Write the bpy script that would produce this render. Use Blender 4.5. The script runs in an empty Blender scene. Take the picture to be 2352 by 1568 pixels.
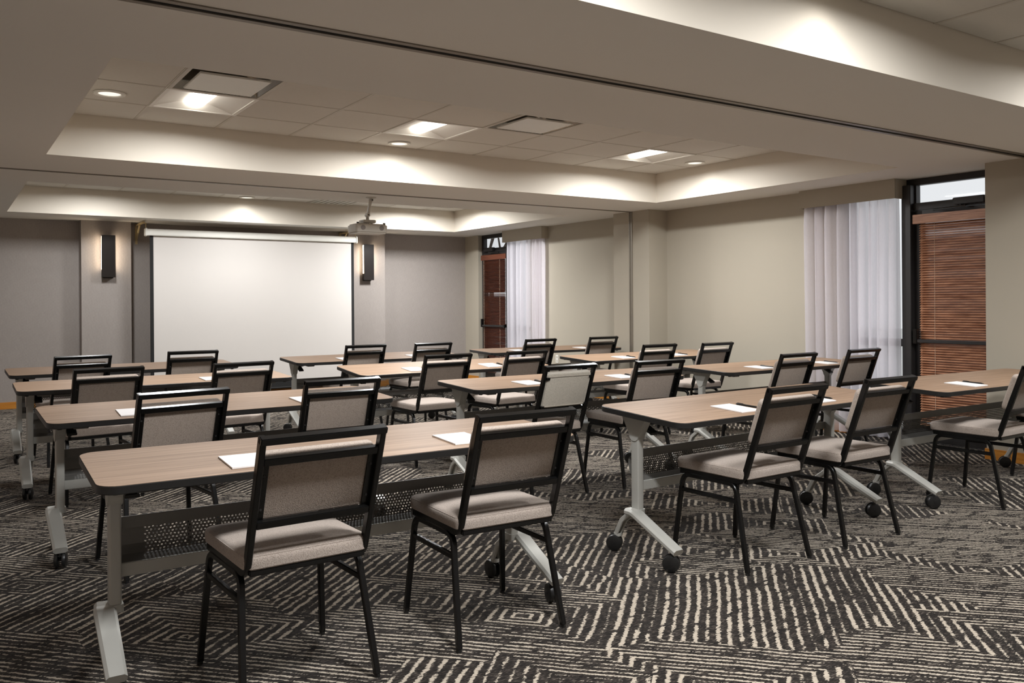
import bpy, bmesh, math, random
from math import sin, cos, pi, radians, sqrt
from mathutils import Vector, Matrix
random.seed(7)
S = bpy.context.scene
COL = S.collection

# ------------------------------------------------------------------ camera, world, exposure
F_PX, YAW, HOR, ROLL, CAM_H = 1968.0, 0.5871, 694.4, -0.0068, 1.32
cam_d = bpy.data.cameras.new('camera')
cam = bpy.data.objects.new('camera', cam_d)
COL.objects.link(cam)
cam_d.sensor_width = 36.0
cam_d.lens = 36.0 * F_PX / 2352.0
cam_d.shift_y = (HOR - 784.0) / 2352.0
cam_d.clip_start = 0.05
cam_d.clip_end = 200
fwd = Vector((sin(YAW), cos(YAW), 0)); rgt = Vector((cos(YAW), -sin(YAW), 0)); up = Vector((0, 0, 1))
r2 = rgt * cos(ROLL) + up * sin(ROLL)
u2 = up * cos(ROLL) - rgt * sin(ROLL)
M = Matrix((r2, u2, -fwd)).transposed().to_4x4()
M.translation = Vector((0, 0, CAM_H))
cam.matrix_world = M
S.camera = cam
S.view_settings.view_transform = 'Standard'
S.view_settings.look = 'None'
S.view_settings.exposure = 0.0
S.view_settings.gamma = 1.0
S.view_settings.use_curve_mapping = False
S.cycles.max_bounces = 10
S.cycles.diffuse_bounces = 6
S.cycles.glossy_bounces = 4
S.cycles.transmission_bounces = 6
S.cycles.transparent_max_bounces = 16
S.cycles.sample_clamp_indirect = 6.0

world = bpy.data.worlds.new('sky'); S.world = world
world.use_nodes = True
bg = world.node_tree.nodes['Background']
bg.inputs[0].default_value = (0.96, 0.975, 1.0, 1)
bg.inputs[1].default_value = 1.0

LENS = 4.6              # glow of the troffer lens itself
TROFFER_WATT = {0: (92, 42, 64), 1: (40, 68, 68), 2: (40, 44, 106)}    # lamp output of the troffers, tray by tray, left to right
CAN_WATT = 11.0
SCONCE = 13.0

# ------------------------------------------------------------------ materials
MATS = {}
def srgb(r, g, b):
    f = lambda c: (c / 255) / 12.92 if c / 255 <= 0.04045 else ((c / 255 + 0.055) / 1.055) ** 2.4
    return (f(r), f(g), f(b), 1)
class NT:
    def __init__(s, name):
        s.m = bpy.data.materials.new(name); s.m.use_nodes = True
        s.t = s.m.node_tree; s.p = s.t.nodes['Principled BSDF']; s.out = s.t.nodes['Material Output']
        MATS[name] = s.m
    def n(s, typ, **kw):
        nd = s.t.nodes.new(typ)
        for k, v in kw.items():
            if k.startswith('i_'):
                key = k[2:]
                nd.inputs[int(key) if key.isdigit() else key].default_value = v
            else: setattr(nd, k, v)
        return nd
    def l(s, a, b): s.t.links.new(a, b)
    def math(s, op, a, b=None, c=None):
        nd = s.n('ShaderNodeMath', operation=op)
        for i, v in enumerate((a, b, c)):
            if v is None: continue
            if isinstance(v, (int, float)): nd.inputs[i].default_value = v
            else: s.l(v, nd.inputs[i])
        return nd.outputs[0]
    def mix(s, fac, a, b):
        nd = s.n('ShaderNodeMix', data_type='RGBA')
        if isinstance(fac, (int, float)): nd.inputs[0].default_value = fac
        else: s.l(fac, nd.inputs[0])
        for i, v in ((6, a), (7, b)):
            if isinstance(v, tuple): nd.inputs[i].default_value = v
            else: s.l(v, nd.inputs[i])
        return nd.outputs[2]
    def ramp(s, fac, stops):
        nd = s.n('ShaderNodeValToRGB')
        e = nd.color_ramp.elements
        e[0].position, e[0].color = stops[0]; e[1].position, e[1].color = stops[-1]
        for p, c in stops[1:-1]:
            x = e.new(p); x.color = c
        s.l(fac, nd.inputs[0]); return nd.outputs[0]
    def coord(s, which='Object'): return s.n('ShaderNodeTexCoord').outputs[which]
    def mapping(s, vec, scale=(1, 1, 1), rot=(0, 0, 0), loc=(0, 0, 0)):
        nd = s.n('ShaderNodeMapping'); s.l(vec, nd.inputs[0])
        nd.inputs['Scale'].default_value = scale; nd.inputs['Rotation'].default_value = rot; nd.inputs['Location'].default_value = loc
        return nd.outputs[0]
    def noise(s, vec, scale, detail=2.0, rough=0.5):
        nd = s.n('ShaderNodeTexNoise', i_Scale=scale, i_Detail=detail, i_Roughness=rough); s.l(vec, nd.inputs['Vector'])
        return nd.outputs[0]
    def bump(s, h, strength, dist=0.01):
        nd = s.n('ShaderNodeBump', i_Strength=strength, i_Distance=dist); s.l(h, nd.inputs['Height'])
        s.l(nd.outputs[0], s.p.inputs['Normal'])
    def base(s, c):
        if isinstance(c, tuple): s.p.inputs['Base Color'].default_value = c
        else: s.l(c, s.p.inputs['Base Color'])
    def set(s, rough=None, metal=None, spec=None):
        if rough is not None: s.p.inputs['Roughness'].default_value = rough
        if metal is not None: s.p.inputs['Metallic'].default_value = metal
        if spec is not None: s.p.inputs['Specular IOR Level'].default_value = spec

def simple(name, col, rough=0.5, metal=0.0, spec=0.5, var=0.06, vscale=6.0, bump=0.0, bscale=200.0):
    n = NT(name); c = n.coord()
    nz = n.noise(c, vscale, 3.0)
    d = tuple(x * (1 - var) for x in col[:3]) + (1,); h = tuple(min(1, x * (1 + var)) for x in col[:3]) + (1,)
    n.base(n.mix(nz, d, h)); n.set(rough, metal, spec)
    if bump: n.bump(n.noise(c, bscale, 2.0), bump, 0.002)
    return n.m
def glow(name, col, strength):
    n = NT(name); n.p.inputs['Emission Color'].default_value = col; n.p.inputs['Emission Strength'].default_value = strength
    n.base((0.8, 0.8, 0.8, 1)); return n.m

PAINT = simple('greige_wall_paint', srgb(176, 168, 153), 0.75, spec=0.25, var=0.015, vscale=2, bump=0.05, bscale=260)
SOFFIT = simple('soffit_paint', srgb(231, 229, 223), 0.8, spec=0.2, var=0.012, vscale=2, bump=0.04, bscale=220)
TRAYPAINT = simple('tray_side_paint', srgb(219, 211, 198), 0.8, spec=0.2, var=0.01, vscale=2)
TILE = simple('ceiling_tile_mineral', srgb(214, 210, 202), 0.95, spec=0.1, var=0.03, vscale=30, bump=0.25, bscale=350)
GRIDM = simple('ceiling_grid_metal', srgb(196, 189, 178), 0.5, var=0.02)
BLACK = simple('black_powder_coat', (0.0045, 0.0044, 0.0043, 1), 0.27, spec=0.38, var=0.2, vscale=20)
PLASTIC = simple('black_plastic', (0.012, 0.012, 0.012, 1), 0.38, var=0.2, vscale=30)
EDGE = simple('black_edge_band', (0.014, 0.0135, 0.013, 1), 0.42, var=0.15, vscale=25)
SILVER = simple('silver_painted_metal', srgb(182, 181, 175), 0.36, metal=0.15, var=0.05, vscale=9)
GRAPH = simple('graphite_sheet_metal', srgb(116, 114, 110), 0.42, metal=0.25, var=0.05, vscale=9)
FRAMEM = simple('dark_bronze_aluminium', srgb(52, 50, 50), 0.42, metal=0.3, var=0.1, vscale=9)
WHITEM = simple('white_enamel', srgb(226, 224, 216), 0.4, var=0.02)
PROJ = simple('projector_plastic', srgb(205, 201, 192), 0.45, var=0.02)
CREAMM = simple('cream_bracket_enamel', srgb(206, 186, 140), 0.45, var=0.05)
CHROME = simple('polished_diffuser_metal', srgb(175, 172, 165), 0.18, metal=0.9, var=0.1, vscale=12)
TRACK = simple('aluminium_track', srgb(128, 120, 108), 0.4, metal=0.4, var=0.05)
DARK = simple('track_void', (0.004, 0.004, 0.004, 1), 0.9, var=0.2)
PAPER = simple('notepad_paper', srgb(244, 241, 240), 0.7, var=0.01)
CARD = simple('grey_backing_card', srgb(150, 145, 142), 0.8, var=0.03)
SCREEN = simple('projection_screen_vinyl', srgb(212, 207, 202), 0.85, spec=0.15, var=0.015, vscale=1.3)
BORDER = simple('screen_black_border', (0.008, 0.008, 0.008, 1), 0.8, var=0.1)
BRONZE = simple('sconce_bronze', srgb(38, 32, 29), 0.38, metal=0.3, var=0.08)
WING = simple('troffer_white_enamel', srgb(235, 232, 226), 0.5, var=0.01)
CORD = simple('cord_cream', srgb(200, 175, 150), 0.8, var=0.1)
BARK = simple('bark', srgb(70, 60, 52), 0.9, var=0.3)
LEAF = simple('leaf_green', srgb(70, 84, 60), 0.8, var=0.3)
GRASS = simple('outdoor_ground', srgb(205, 205, 202), 0.95, var=0.2, vscale=0.8)
GLOWLAMP = glow('troffer_lens_glow', (1.0, 0.94, 0.84, 1), LENS)
GLOWCAN = glow('can_light_glow', (1.0, 0.92, 0.80, 1), 0.95)
GLOWSC = glow('sconce_side_glow', (1.0, 0.80, 0.58, 1), SCONCE)

def m_wood_top():
    n = NT('walnut_laminate'); c = n.coord()
    rnd = n.n('ShaderNodeObjectInfo').outputs['Random']
    off = n.n('ShaderNodeCombineXYZ'); n.l(n.math('MULTIPLY', rnd, 13.0), off.inputs[0]); n.l(n.math('MULTIPLY', rnd, 7.0), off.inputs[1])
    v = n.n('ShaderNodeVectorMath', operation='ADD'); n.l(c, v.inputs[0]); n.l(off.outputs[0], v.inputs[1])
    a = n.noise(n.mapping(v.outputs[0], (0.9, 34, 1)), 1.6, 4.0, 0.55)
    b = n.noise(n.mapping(v.outputs[0], (3.0, 190, 1)), 1.5, 3.0, 0.6)
    f = n.math('ADD', n.math('MULTIPLY', a, 0.68), n.math('MULTIPLY', b, 0.32))
    n.base(n.ramp(f, [(0.30, srgb(118, 95, 77)), (0.5, srgb(152, 126, 104)), (0.70, srgb(173, 146, 123))]))
    n.set(0.48, spec=0.09)
    n.bump(b, 0.03, 0.001)
    return n.m
WOODTOP = m_wood_top()

def m_honey():
    n = NT('honey_oak_baseboard'); c = n.coord()
    a = n.noise(n.mapping(c, (1.5, 1.5, 60)), 2.0, 3.0)
    n.base(n.ramp(a, [(0.3, srgb(178, 108, 34)), (0.7, srgb(214, 148, 62))])); n.set(0.4); return n.m
HONEY = m_honey()

def m_slat(name, c0, c1):
    n = NT(name); c = n.coord()
    rnd = n.n('ShaderNodeObjectInfo').outputs['Random']
    off = n.n('ShaderNodeCombineXYZ'); n.l(n.math('MULTIPLY', rnd, 20.0), off.inputs[2])
    v = n.n('ShaderNodeVectorMath', operation='ADD'); n.l(c, v.inputs[0]); n.l(off.outputs[0], v.inputs[1])
    a = n.noise(n.mapping(v.outputs[0], (6, 3, 60)), 2.0, 3.0)
    n.base(n.ramp(a, [(0.3, c0), (0.7, c1)])); n.set(0.3); return n.m
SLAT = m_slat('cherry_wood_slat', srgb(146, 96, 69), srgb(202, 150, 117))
SLAT_SHADED = m_slat('shaded_cherry_slat', srgb(92, 50, 36), srgb(122, 72, 52))  # darker copy of the cherry slats: far blind's shade put into the colour

def m_fabric(name, dk, lt, scale=330.0):
    n = NT(name); c = n.coord()
    w = n.n('ShaderNodeTexVoronoi', i_Scale=scale, distance='MANHATTAN'); n.l(n.mapping(c, (1, 1, 0.55), rot=(0.5, 0.4, 0.78)), w.inputs['Vector'])
    nz = n.noise(c, 140, 3.0)
    f = n.math('ADD', n.math('MULTIPLY', w.outputs['Distance'], 0.55), n.math('MULTIPLY', nz, 0.55))
    n.base(n.ramp(f, [(0.30, dk), (0.72, lt)])); n.set(0.9, spec=0.15)
    n.p.inputs['Sheen Weight'].default_value = 0.15
    n.bump(f, 0.35, 0.002); return n.m
FAB = m_fabric('taupe_seat_fabric', srgb(134, 122, 113), srgb(175, 162, 152))
FABB = m_fabric('taupe_back_fabric', srgb(130, 118, 108), srgb(172, 158, 147))
FABL = m_fabric('oatmeal_liner_fabric', srgb(150, 143, 130), srgb(205, 197, 184), 420.0)

def m_wallpaper():
    n = NT('grey_geometric_wallpaper'); c = n.coord()
    acc = None
    for k, (ang, sc) in enumerate(((0.0, 15.0), (pi / 2, 15.0), (pi / 4, 10.6), (-pi / 4, 10.6), (0.46, 8.0), (-1.1, 8.0))):
        w = n.n('ShaderNodeTexWave', i_Scale=sc, wave_type='BANDS', bands_direction='X'); w.inputs['Distortion'].default_value = 0.0
        n.l(n.mapping(c, rot=(0, ang, 0), loc=(0.13 * k, 0, 0.07 * k)), w.inputs['Vector'])
        line = n.math('GREATER_THAN', w.outputs['Fac'], 0.993)
        br = n.noise(n.mapping(c, (1, 1, 1), loc=(k * 3.1, 0, 0)), 11.0, 1.0)
        line = n.math('MULTIPLY', line, n.math('GREATER_THAN', br, 0.47))
        acc = line if acc is None else n.math('MAXIMUM', acc, line)
    weave = n.noise(n.mapping(c, (160, 160, 12)), 1.0, 2.0)
    base = n.mix(weave, srgb(155, 147, 142), srgb(173, 165, 159))
    n.base(n.mix(n.math('MULTIPLY', acc, 0.17), base, srgb(96, 88, 82))); n.set(0.6, spec=0.3); return n.m
WALLPAPER = m_wallpaper()

def m_carpet():
    n = NT('black_and_cream_carpet'); c = n.coord()
    wob = n.n('ShaderNodeTexNoise', i_Scale=1.7, i_Detail=2.0); n.l(c, wob.inputs['Vector'])
    wv = n.n('ShaderNodeVectorMath', operation='MULTIPLY_ADD'); n.l(wob.outputs['Color'], wv.inputs[0]); wv.inputs[1].default_value = (0.05, 0.05, 0); n.l(c, wv.inputs[2])
    p = n.mapping(wv.outputs[0], (1.0, 1.0, 1), rot=(0, 0, radians(47)))
    q = n.mapping(p, (1.2, 1.75, 1))
    vo = n.n('ShaderNodeTexVoronoi', voronoi_dimensions='2D', distance='CHEBYCHEV', i_Scale=1.0, i_Randomness=1.0); n.l(q, vo.inputs['Vector'])
    sep = n.n('ShaderNodeSeparateColor'); n.l(vo.outputs['Color'], sep.inputs[0])
    fine = n.noise(c, 80, 3.0, 0.7)
    tuft = n.noise(n.mapping(c, (42, 150, 1), rot=(0, 0, radians(47))), 1.0, 2.0, 0.6)
    med = n.noise(c, 22, 2.0)
    sx = n.n('ShaderNodeSeparateXYZ'); n.l(q, sx.inputs[0])
    pick = n.math('GREATER_THAN', sep.outputs[2], 0.5)
    lin = n.math('ADD', n.math('MULTIPLY', pick, sx.outputs[0]), n.math('MULTIPLY', n.math('SUBTRACT', 1.0, pick), sx.outputs[1]))
    pk2 = n.math('GREATER_THAN', sep.outputs[1], 0.46)
    ph = n.math('ADD', n.math('MULTIPLY', pk2, lin), n.math('MULTIPLY', n.math('SUBTRACT', 1.0, pk2), vo.outputs['Distance']))
    ph = n.math('ADD', n.math('MULTIPLY', ph, 18.5), n.math('ADD', n.math('MULTIPLY', sep.outputs[0], 7.0), n.math('MULTIPLY', med, 0.30)))
    idx = n.math('FLOOR', n.math('ADD', ph, 0.25))
    wn = n.n('ShaderNodeTexWhiteNoise', noise_dimensions='2D'); cv = n.n('ShaderNodeCombineXYZ'); n.l(idx, cv.inputs[0]); n.l(sep.outputs[0], cv.inputs[1]); n.l(cv.outputs[0], wn.inputs['Vector'])
    wave = n.math('SINE', n.math('MULTIPLY', n.math('SUBTRACT', ph, 0.0), 2 * pi))
    v = n.math('SUBTRACT', wave, n.math('MULTIPLY_ADD', n.math('POWER', wn.outputs['Value'], 2.5), 0.80, 0.20))
    v = n.math('ADD', v, n.math('ADD', n.math('MULTIPLY', n.math('SUBTRACT', fine, 0.5), 2.6), n.math('MULTIPLY', n.math('SUBTRACT', tuft, 0.5), 2.2)))
    # patches where the cream yarn drops out, in short streaks
    drop = n.noise(n.mapping(c, (6.0, 20.0, 1), rot=(0, 0, radians(-43))), 1.0, 4.0, 0.65)
    v = n.math('SUBTRACT', v, n.math('MULTIPLY', n.math('MAXIMUM', n.math('SUBTRACT', drop, 0.52), 0.0), 8.0))
    mask = n.n('ShaderNodeMapRange', interpolation_type='SMOOTHSTEP'); n.l(v, mask.inputs[0])
    mask.inputs[1].default_value = -0.10; mask.inputs[2].default_value = 0.30
    spk = n.noise(n.mapping(c, (40, 160, 1), rot=(0, 0, radians(47))), 1.0, 2.0, 0.6)
    dark = n.ramp(n.math('ADD', n.math('MULTIPLY', spk, 0.7), n.math('MULTIPLY', med, 0.3)), [(0.42, (0.011, 0.0095, 0.0085, 1)), (0.54, (0.026, 0.021, 0.018, 1)), (0.68, (0.11, 0.092, 0.077, 1))])
    cream = n.mix(fine, srgb(142, 131, 117), srgb(188, 177, 162))
    n.base(n.mix(mask.outputs[0], dark, cream)); n.set(0.95, spec=0.05)
    n.p.inputs['Sheen Weight'].default_value = 0.05
    hgt = n.math('ADD', n.math('MULTIPLY', fine, 0.7), n.math('MULTIPLY', mask.outputs[0], 0.5))
    n.bump(hgt, 0.6, 0.006); return n.m
CARPET = m_carpet()

def m_sheer():
    n = NT('sheer_curtain_voile'); c = n.coord()
    d = n.n('ShaderNodeBsdfDiffuse'); d.inputs[0].default_value = srgb(240, 238, 246)
    t = n.n('ShaderNodeBsdfTranslucent'); t.inputs[0].default_value = srgb(247, 244, 247)
    tr = n.n('ShaderNodeBsdfTransparent'); tr.inputs[0].default_value = (0.95, 0.95, 0.97, 1)
    wv = n.noise(n.mapping(c, (300, 300, 30)), 1.0, 1.0)
    m1 = n.n('ShaderNodeMixShader'); m1.inputs[0].default_value = 0.76; n.l(d.outputs[0], m1.inputs[1]); n.l(t.outputs[0], m1.inputs[2])
    m2 = n.n('ShaderNodeMixShader'); n.l(n.math('MULTIPLY_ADD', wv, 0.10, 0.10), m2.inputs[0]); n.l(m1.outputs[0], m2.inputs[1]); n.l(tr.outputs[0], m2.inputs[2])
    n.l(m2.outputs[0], n.out.inputs['Surface']); return n.m
SHEER = m_sheer()
def m_glass():
    n = NT('window_glass')
    g = n.n('ShaderNodeBsdfGlossy'); g.inputs['Roughness'].default_value = 0.02; g.inputs['Color'].default_value = (.5, .5, .5, 1)
    tr = n.n('ShaderNodeBsdfTransparent'); tr.inputs[0].default_value = (0.92, 0.925, 0.925, 1)
    f = n.n('ShaderNodeFresnel'); f.inputs[0].default_value = 1.15
    m = n.n('ShaderNodeMixShader'); n.l(f.outputs[0], m.inputs[0]); n.l(tr.outputs[0], m.inputs[1]); n.l(g.outputs[0], m.inputs[2])
    n.l(m.outputs[0], n.out.inputs['Surface']); return n.m
GLASS = m_glass()

# ------------------------------------------------------------------ mesh helpers
class MB:
    def __init__(s): s.v = []; s.f = []
    def add(s, vs, fs):
        o = len(s.v); s.v += [Vector(v) for v in vs]; s.f += [tuple(i + o for i in f) for f in fs]; return s
    def box(s, x0, x1, y0, y1, z0, z1):
        vs = [(x, y, z) for z in (z0, z1) for y in (y0, y1) for x in (x0, x1)]
        return s.add(vs, [(0, 2, 3, 1), (4, 5, 7, 6), (0, 1, 5, 4), (2, 6, 7, 3), (0, 4, 6, 2), (1, 3, 7, 5)])
    def quad(s, a, b, c, d): return s.add([a, b, c, d], [(0, 1, 2, 3)])
    def sweep(s, pts, w, d, b=Vector((1, 0, 0)), ch=0.003, caps=True, ws=None, ds=None):
        """chamfered-rectangle tube along pts; w along b, d along the path normal"""
        pts = [Vector(p) for p in pts]; n = len(pts); rings = []
        for i, p in enumerate(pts):
            t0 = (p - pts[i - 1]).normalized() if i > 0 else None
            t1 = (pts[i + 1] - p).normalized() if i < n - 1 else None
            t = ((t0 or t1) + (t1 or t0)).normalized()
            sc = 1.0
            if t0 and t1: sc = 1.0 / max(0.35, t.dot(t1))
            bb = (b - t * b.dot(t)).normalized(); nn = t.cross(bb)
            hw = (ws[i] if ws else w) / 2; hd = (ds[i] if ds else d) / 2 * sc; c = min(ch, hw * .9, hd * .9)
            prof = [(hw - c, -hd), (hw, -hd + c), (hw, hd - c), (hw - c, hd), (-hw + c, hd), (-hw, hd - c), (-hw, -hd + c), (-hw + c, -hd)]
            rings.append([p + bb * x + nn * y for x, y in prof])
        vs = [v for r in rings for v in r]; fs = []
        for i in range(n - 1):
            for k in range(8):
                fs.append((i * 8 + k, i * 8 + (k + 1) % 8, (i + 1) * 8 + (k + 1) % 8, (i + 1) * 8 + k))
        if caps: fs += [tuple(range(7, -1, -1)), tuple((n - 1) * 8 + k for k in range(8))]
        return s.add(vs, fs)
    def cyl(s, p0, p1, r0, r1=None, seg=16, caps=True):
        p0, p1 = Vector(p0), Vector(p1); r1 = r0 if r1 is None else r1
        t = (p1 - p0).normalized(); a = t.orthogonal().normalized(); b = t.cross(a)
        vs = []
        for p, r in ((p0, r0), (p1, r1)):
            vs += [p + (a * cos(2 * pi * k / seg) + b * sin(2 * pi * k / seg)) * r for k in range(seg)]
        fs = [(k, (k + 1) % seg, seg + (k + 1) % seg, seg + k) for k in range(seg)]
        if caps: fs += [tuple(range(seg - 1, -1, -1)), tuple(range(seg, 2 * seg))]
        return s.add(vs, fs)
    def lathe(s, prof, seg=24, axis='z', org=(0, 0, 0)):
        vs = []; fs = []; o = Vector(org)
        for r, h in prof:
            for k in range(seg):
                a = 2 * pi * k / seg
                q = {'z': (r * cos(a), r * sin(a), h), 'x': (h, r * cos(a), r * sin(a)), 'y': (r * sin(a), h, r * cos(a))}[axis]
                vs.append(o + Vector(q))
        for i in range(len(prof) - 1):
            for k in range(seg): fs.append((i * seg + k, i * seg + (k + 1) % seg, (i + 1) * seg + (k + 1) % seg, (i + 1) * seg + k))
        if prof[0][0] > 1e-6: fs.append(tuple(range(seg - 1, -1, -1)))
        if prof[-1][0] > 1e-6: fs.append(tuple((len(prof) - 1) * seg + k for k in range(seg)))
        return s.add(vs, fs)
    def prism(s, poly, x0, x1):
        """polygon in (y, z) extruded along x"""
        n = len(poly); vs = [(x0, y, z) for y, z in poly] + [(x1, y, z) for y, z in poly]
        fs = [tuple(range(n - 1, -1, -1)), tuple(range(n, 2 * n))] + [(k, (k + 1) % n, n + (k + 1) % n, n + k) for k in range(n)]
        return s.add(vs, fs)
    def slab(s, poly, z0, z1):
        """polygon in (x, y) extruded along z"""
        n = len(poly); vs = [(x, y, z0) for x, y in poly] + [(x, y, z1) for x, y in poly]
        fs = [tuple(range(n - 1, -1, -1)), tuple(range(n, 2 * n))] + [(k, (k + 1) % n, n + (k + 1) % n, n + k) for k in range(n)]
        return s.add(vs, fs)
    def cushion(s, w, d, h, r, crown=0.012, nx=10, ny=10, rc=0.03):
        """soft upholstered block centred at the origin in x,y; z from 0 to h"""
        def ring(inset, z, seg=5):
            out = []
            hw, hd = w / 2 - inset, d / 2 - inset; rr = max(0.004, rc - inset * .6)
            for cx, cy, a0 in ((hw - rr, -hd + rr, -pi / 2), (hw - rr, hd - rr, 0), (-hw + rr, hd - rr, pi / 2), (-hw + rr, -hd + rr, pi)):
                for k in range(seg + 1):
                    a = a0 + pi / 2 * k / seg; out.append((cx + rr * cos(a), cy + rr * sin(a), z))
            return out
        prof = [(r * .5, 0.0), (0.002, r * .35), (0.0, h * .45), (0.0, h - r)]
        for k in range(1, 5):
            a = pi / 2 * k / 4; prof.append((r * (1 - cos(a)), h - r + r * sin(a)))
        prof += [(r + 0.03, h + crown * .35), (r + 0.08, h + crown * .75), (r + min(w, d) * .26, h + crown)]
        vs = []; fs = []; m = 24
        for ins, z in prof: vs += ring(ins, z)
        for i in range(len(prof) - 1):
            for k in range(m): fs.append((i * m + k, i * m + (k + 1) % m, (i + 1) * m + (k + 1) % m, (i + 1) * m + k))
        fs += [tuple(range(m - 1, -1, -1)), tuple((len(prof) - 1) * m + k for k in range(m))]
        return s.add(vs, fs)
    def xf(s, mat):
        s.v = [mat @ v for v in s.v]; return s
    def build(s, name, mat, parent=None, smooth=False, bevel=0.0, label=None, kind=None):
        me = bpy.data.meshes.new(name)
        me.from_pydata([tuple(v) for v in s.v], [], s.f)
        if bevel or True:
            bm = bmesh.new(); bm.from_mesh(me)
            bmesh.ops.recalc_face_normals(bm, faces=bm.faces)
            if bevel:
                es = [e for e in bm.edges if len(e.link_faces) == 2 and e.calc_face_angle(0) > 0.6]
                bmesh.ops.bevel(bm, geom=es, offset=bevel, segments=2, affect='EDGES', clamp_overlap=True)
            bm.to_mesh(me); bm.free()
        if smooth:
            me.polygons.foreach_set('use_smooth', [True] * len(me.polygons))
            me.set_sharp_from_angle(angle=radians(38))
        me.materials.append(mat)
        o = bpy.data.objects.new(name, me); COL.objects.link(o)
        if parent is not None: o.parent = parent
        if label: o['label'] = label
        if kind: o['kind'] = kind
        return o
def fillet(pts, r, seg=5):
    pts = [Vector(p) for p in pts]; out = [pts[0]]
    for i in range(1, len(pts) - 1):
        a, p, b = pts[i - 1], pts[i], pts[i + 1]
        u, v = (a - p).normalized(), (b - p).normalized()
        ang = u.angle(v); tl = min(r / math.tan(ang / 2), (a - p).length * .49, (b - p).length * .49)
        p0, p1 = p + u * tl, p + v * tl
        for k in range(seg + 1):
            t = k / seg; out.append(p0 * (1 - t) ** 2 + p * 2 * t * (1 - t) + p1 * t * t)
    out.append(pts[-1]); return out
def empty(name, loc, rz=0.0):
    o = bpy.data.objects.new(name, None); COL.objects.link(o); o.location = loc; o.rotation_euler = (0, 0, rz)
    o.empty_display_size = 0.1; return o
def tag(o, label, cat, group=None):
    o['label'] = label; o['category'] = cat
    if group: o['group'] = group
    return o
def copy_tree(o, parent=None):
    c = o.copy(); COL.objects.link(c)
    if parent is not None: c.parent = parent
    for ch in list(o.children): copy_tree(ch, c)
    return c
def structure(o): o['kind'] = 'structure'; return o
def rounded_rect(hw, hd, r, seg=6):
    out = []
    for cx, cy, a0 in ((hw - r, -hd + r, -pi / 2), (hw - r, hd - r, 0), (-hw + r, hd - r, pi / 2), (-hw + r, -hd + r, pi)):
        for k in range(seg + 1):
            a = a0 + pi / 2 * k / seg; out.append((cx + r * cos(a), cy + r * sin(a)))
    return out

# ------------------------------------------------------------------ room dimensions
XL, XR, YB, YF = -0.9, 7.49, -1.3, 12.70     # left wall, right wall, rear wall, screen wall
ZS, ZT = 2.445, 2.772                        # soffit underside, tray tiles
XP = 7.19                                    # pier faces
TX0, TX1 = 0.65, 6.79
TRAYS = [(-0.46, 2.52), (4.24, 7.22), (8.87, 11.84)]
SLOTS = [3.37, 8.11]
ZTOP = 2.95

# floor
structure(MB().box(XL - .1, XR + .35, YB - .1, YF + .2, -0.06, 0.0).build('floor', CARPET))
# outdoor ground
structure(MB().box(XR + .36, 40, -15, 40, -0.30, -0.12).build('outdoor_ground', GRASS))

# ---- walls
structure(MB().box(XL - .12, XL, YB - .1, YF + .1, 0, ZTOP).build('wall_left', WALLPAPER))
structure(MB().box(XL, XR + .2, YB - .12, YB, 0, ZTOP).build('wall_rear', WALLPAPER))
wb = structure(MB().box(XL, XR + .12, YF, YF + .12, 0, ZTOP).build('wall_back', WALLPAPER))
for a, b in ((1.53, 2.14), (5.28, 5.90)):
    MB().box(a, b, YF - .17, YF, 0, ZTOP).build('pilaster', WALLPAPER, wb)
wr = MB()
for a, b in ((YB, 3.73), (5.26, 10.74), (12.27, YF)):
    wr.box(XR, XR + .14, a, b, 0, ZTOP)
wr.box(XR, XR + .14, 3.73, 5.26, ZS + .003, ZTOP); wr.box(XR, XR + .14, 10.74, 12.27, ZS + .003, ZTOP)
wr = structure(wr.build('wall_right', PAINT))
MB().box(XP, XR, 3.00, 3.73, 0, ZTOP).build('pier', PAINT, wr)
MB().box(XP, XR, 7.78, 8.44, 0, ZTOP).build('pier', PAINT, wr)
# partition jamb channel on the far pier and near pier
for k, y in enumerate(SLOTS):
    m = MB(); m.box(XP - .006, XP, y - .030, y - .012, 0, ZS); m.box(XP - .006, XP, y + .012, y + .030, 0, ZS); m.box(XP - .002, XP, y - .012, y + .012, 0, ZS)
    structure(m.build('trim_%d' % (k + 1), TRACK))
# ---- baseboards
def base(name, *boxes):
    m = MB()
    for b in boxes: m.box(b[0], b[1], b[2], b[3], 0, 0.088)
    structure(m.build(name, HONEY, bevel=0.002))
base('baseboard_right', (XP - .012, XP, 3.0, 3.742), (XP, XR - .012, 3.73, 3.742), (XR - .012, XR, 5.26, 7.768), (XP - .012, XR - .012, 7.768, 7.78), (XP - .012, XP, 7.78, 8.44),
     (XP - .012, XR - .012, 8.44, 8.452), (XR - .012, XR, 8.452, 10.74), (XR - .012, XR, 12.27, YF - .012))
yb = YF - .012
base('baseboard_back', (XL, 1.53, yb, YF), (1.518, 2.152, yb - .17, YF - .17), (1.518, 1.53, yb - .158, yb), (2.14, 2.152, yb - .158, yb), (2.152, 5.268, yb, YF),
     (5.268, 5.912, yb - .17, YF - .17), (5.268, 5.28, yb - .158, yb), (5.90, 5.912, yb - .158, yb), (5.912, XR, yb, YF))
base('baseboard_left', (XL, XL + .012, YB, YF - .012))

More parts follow.
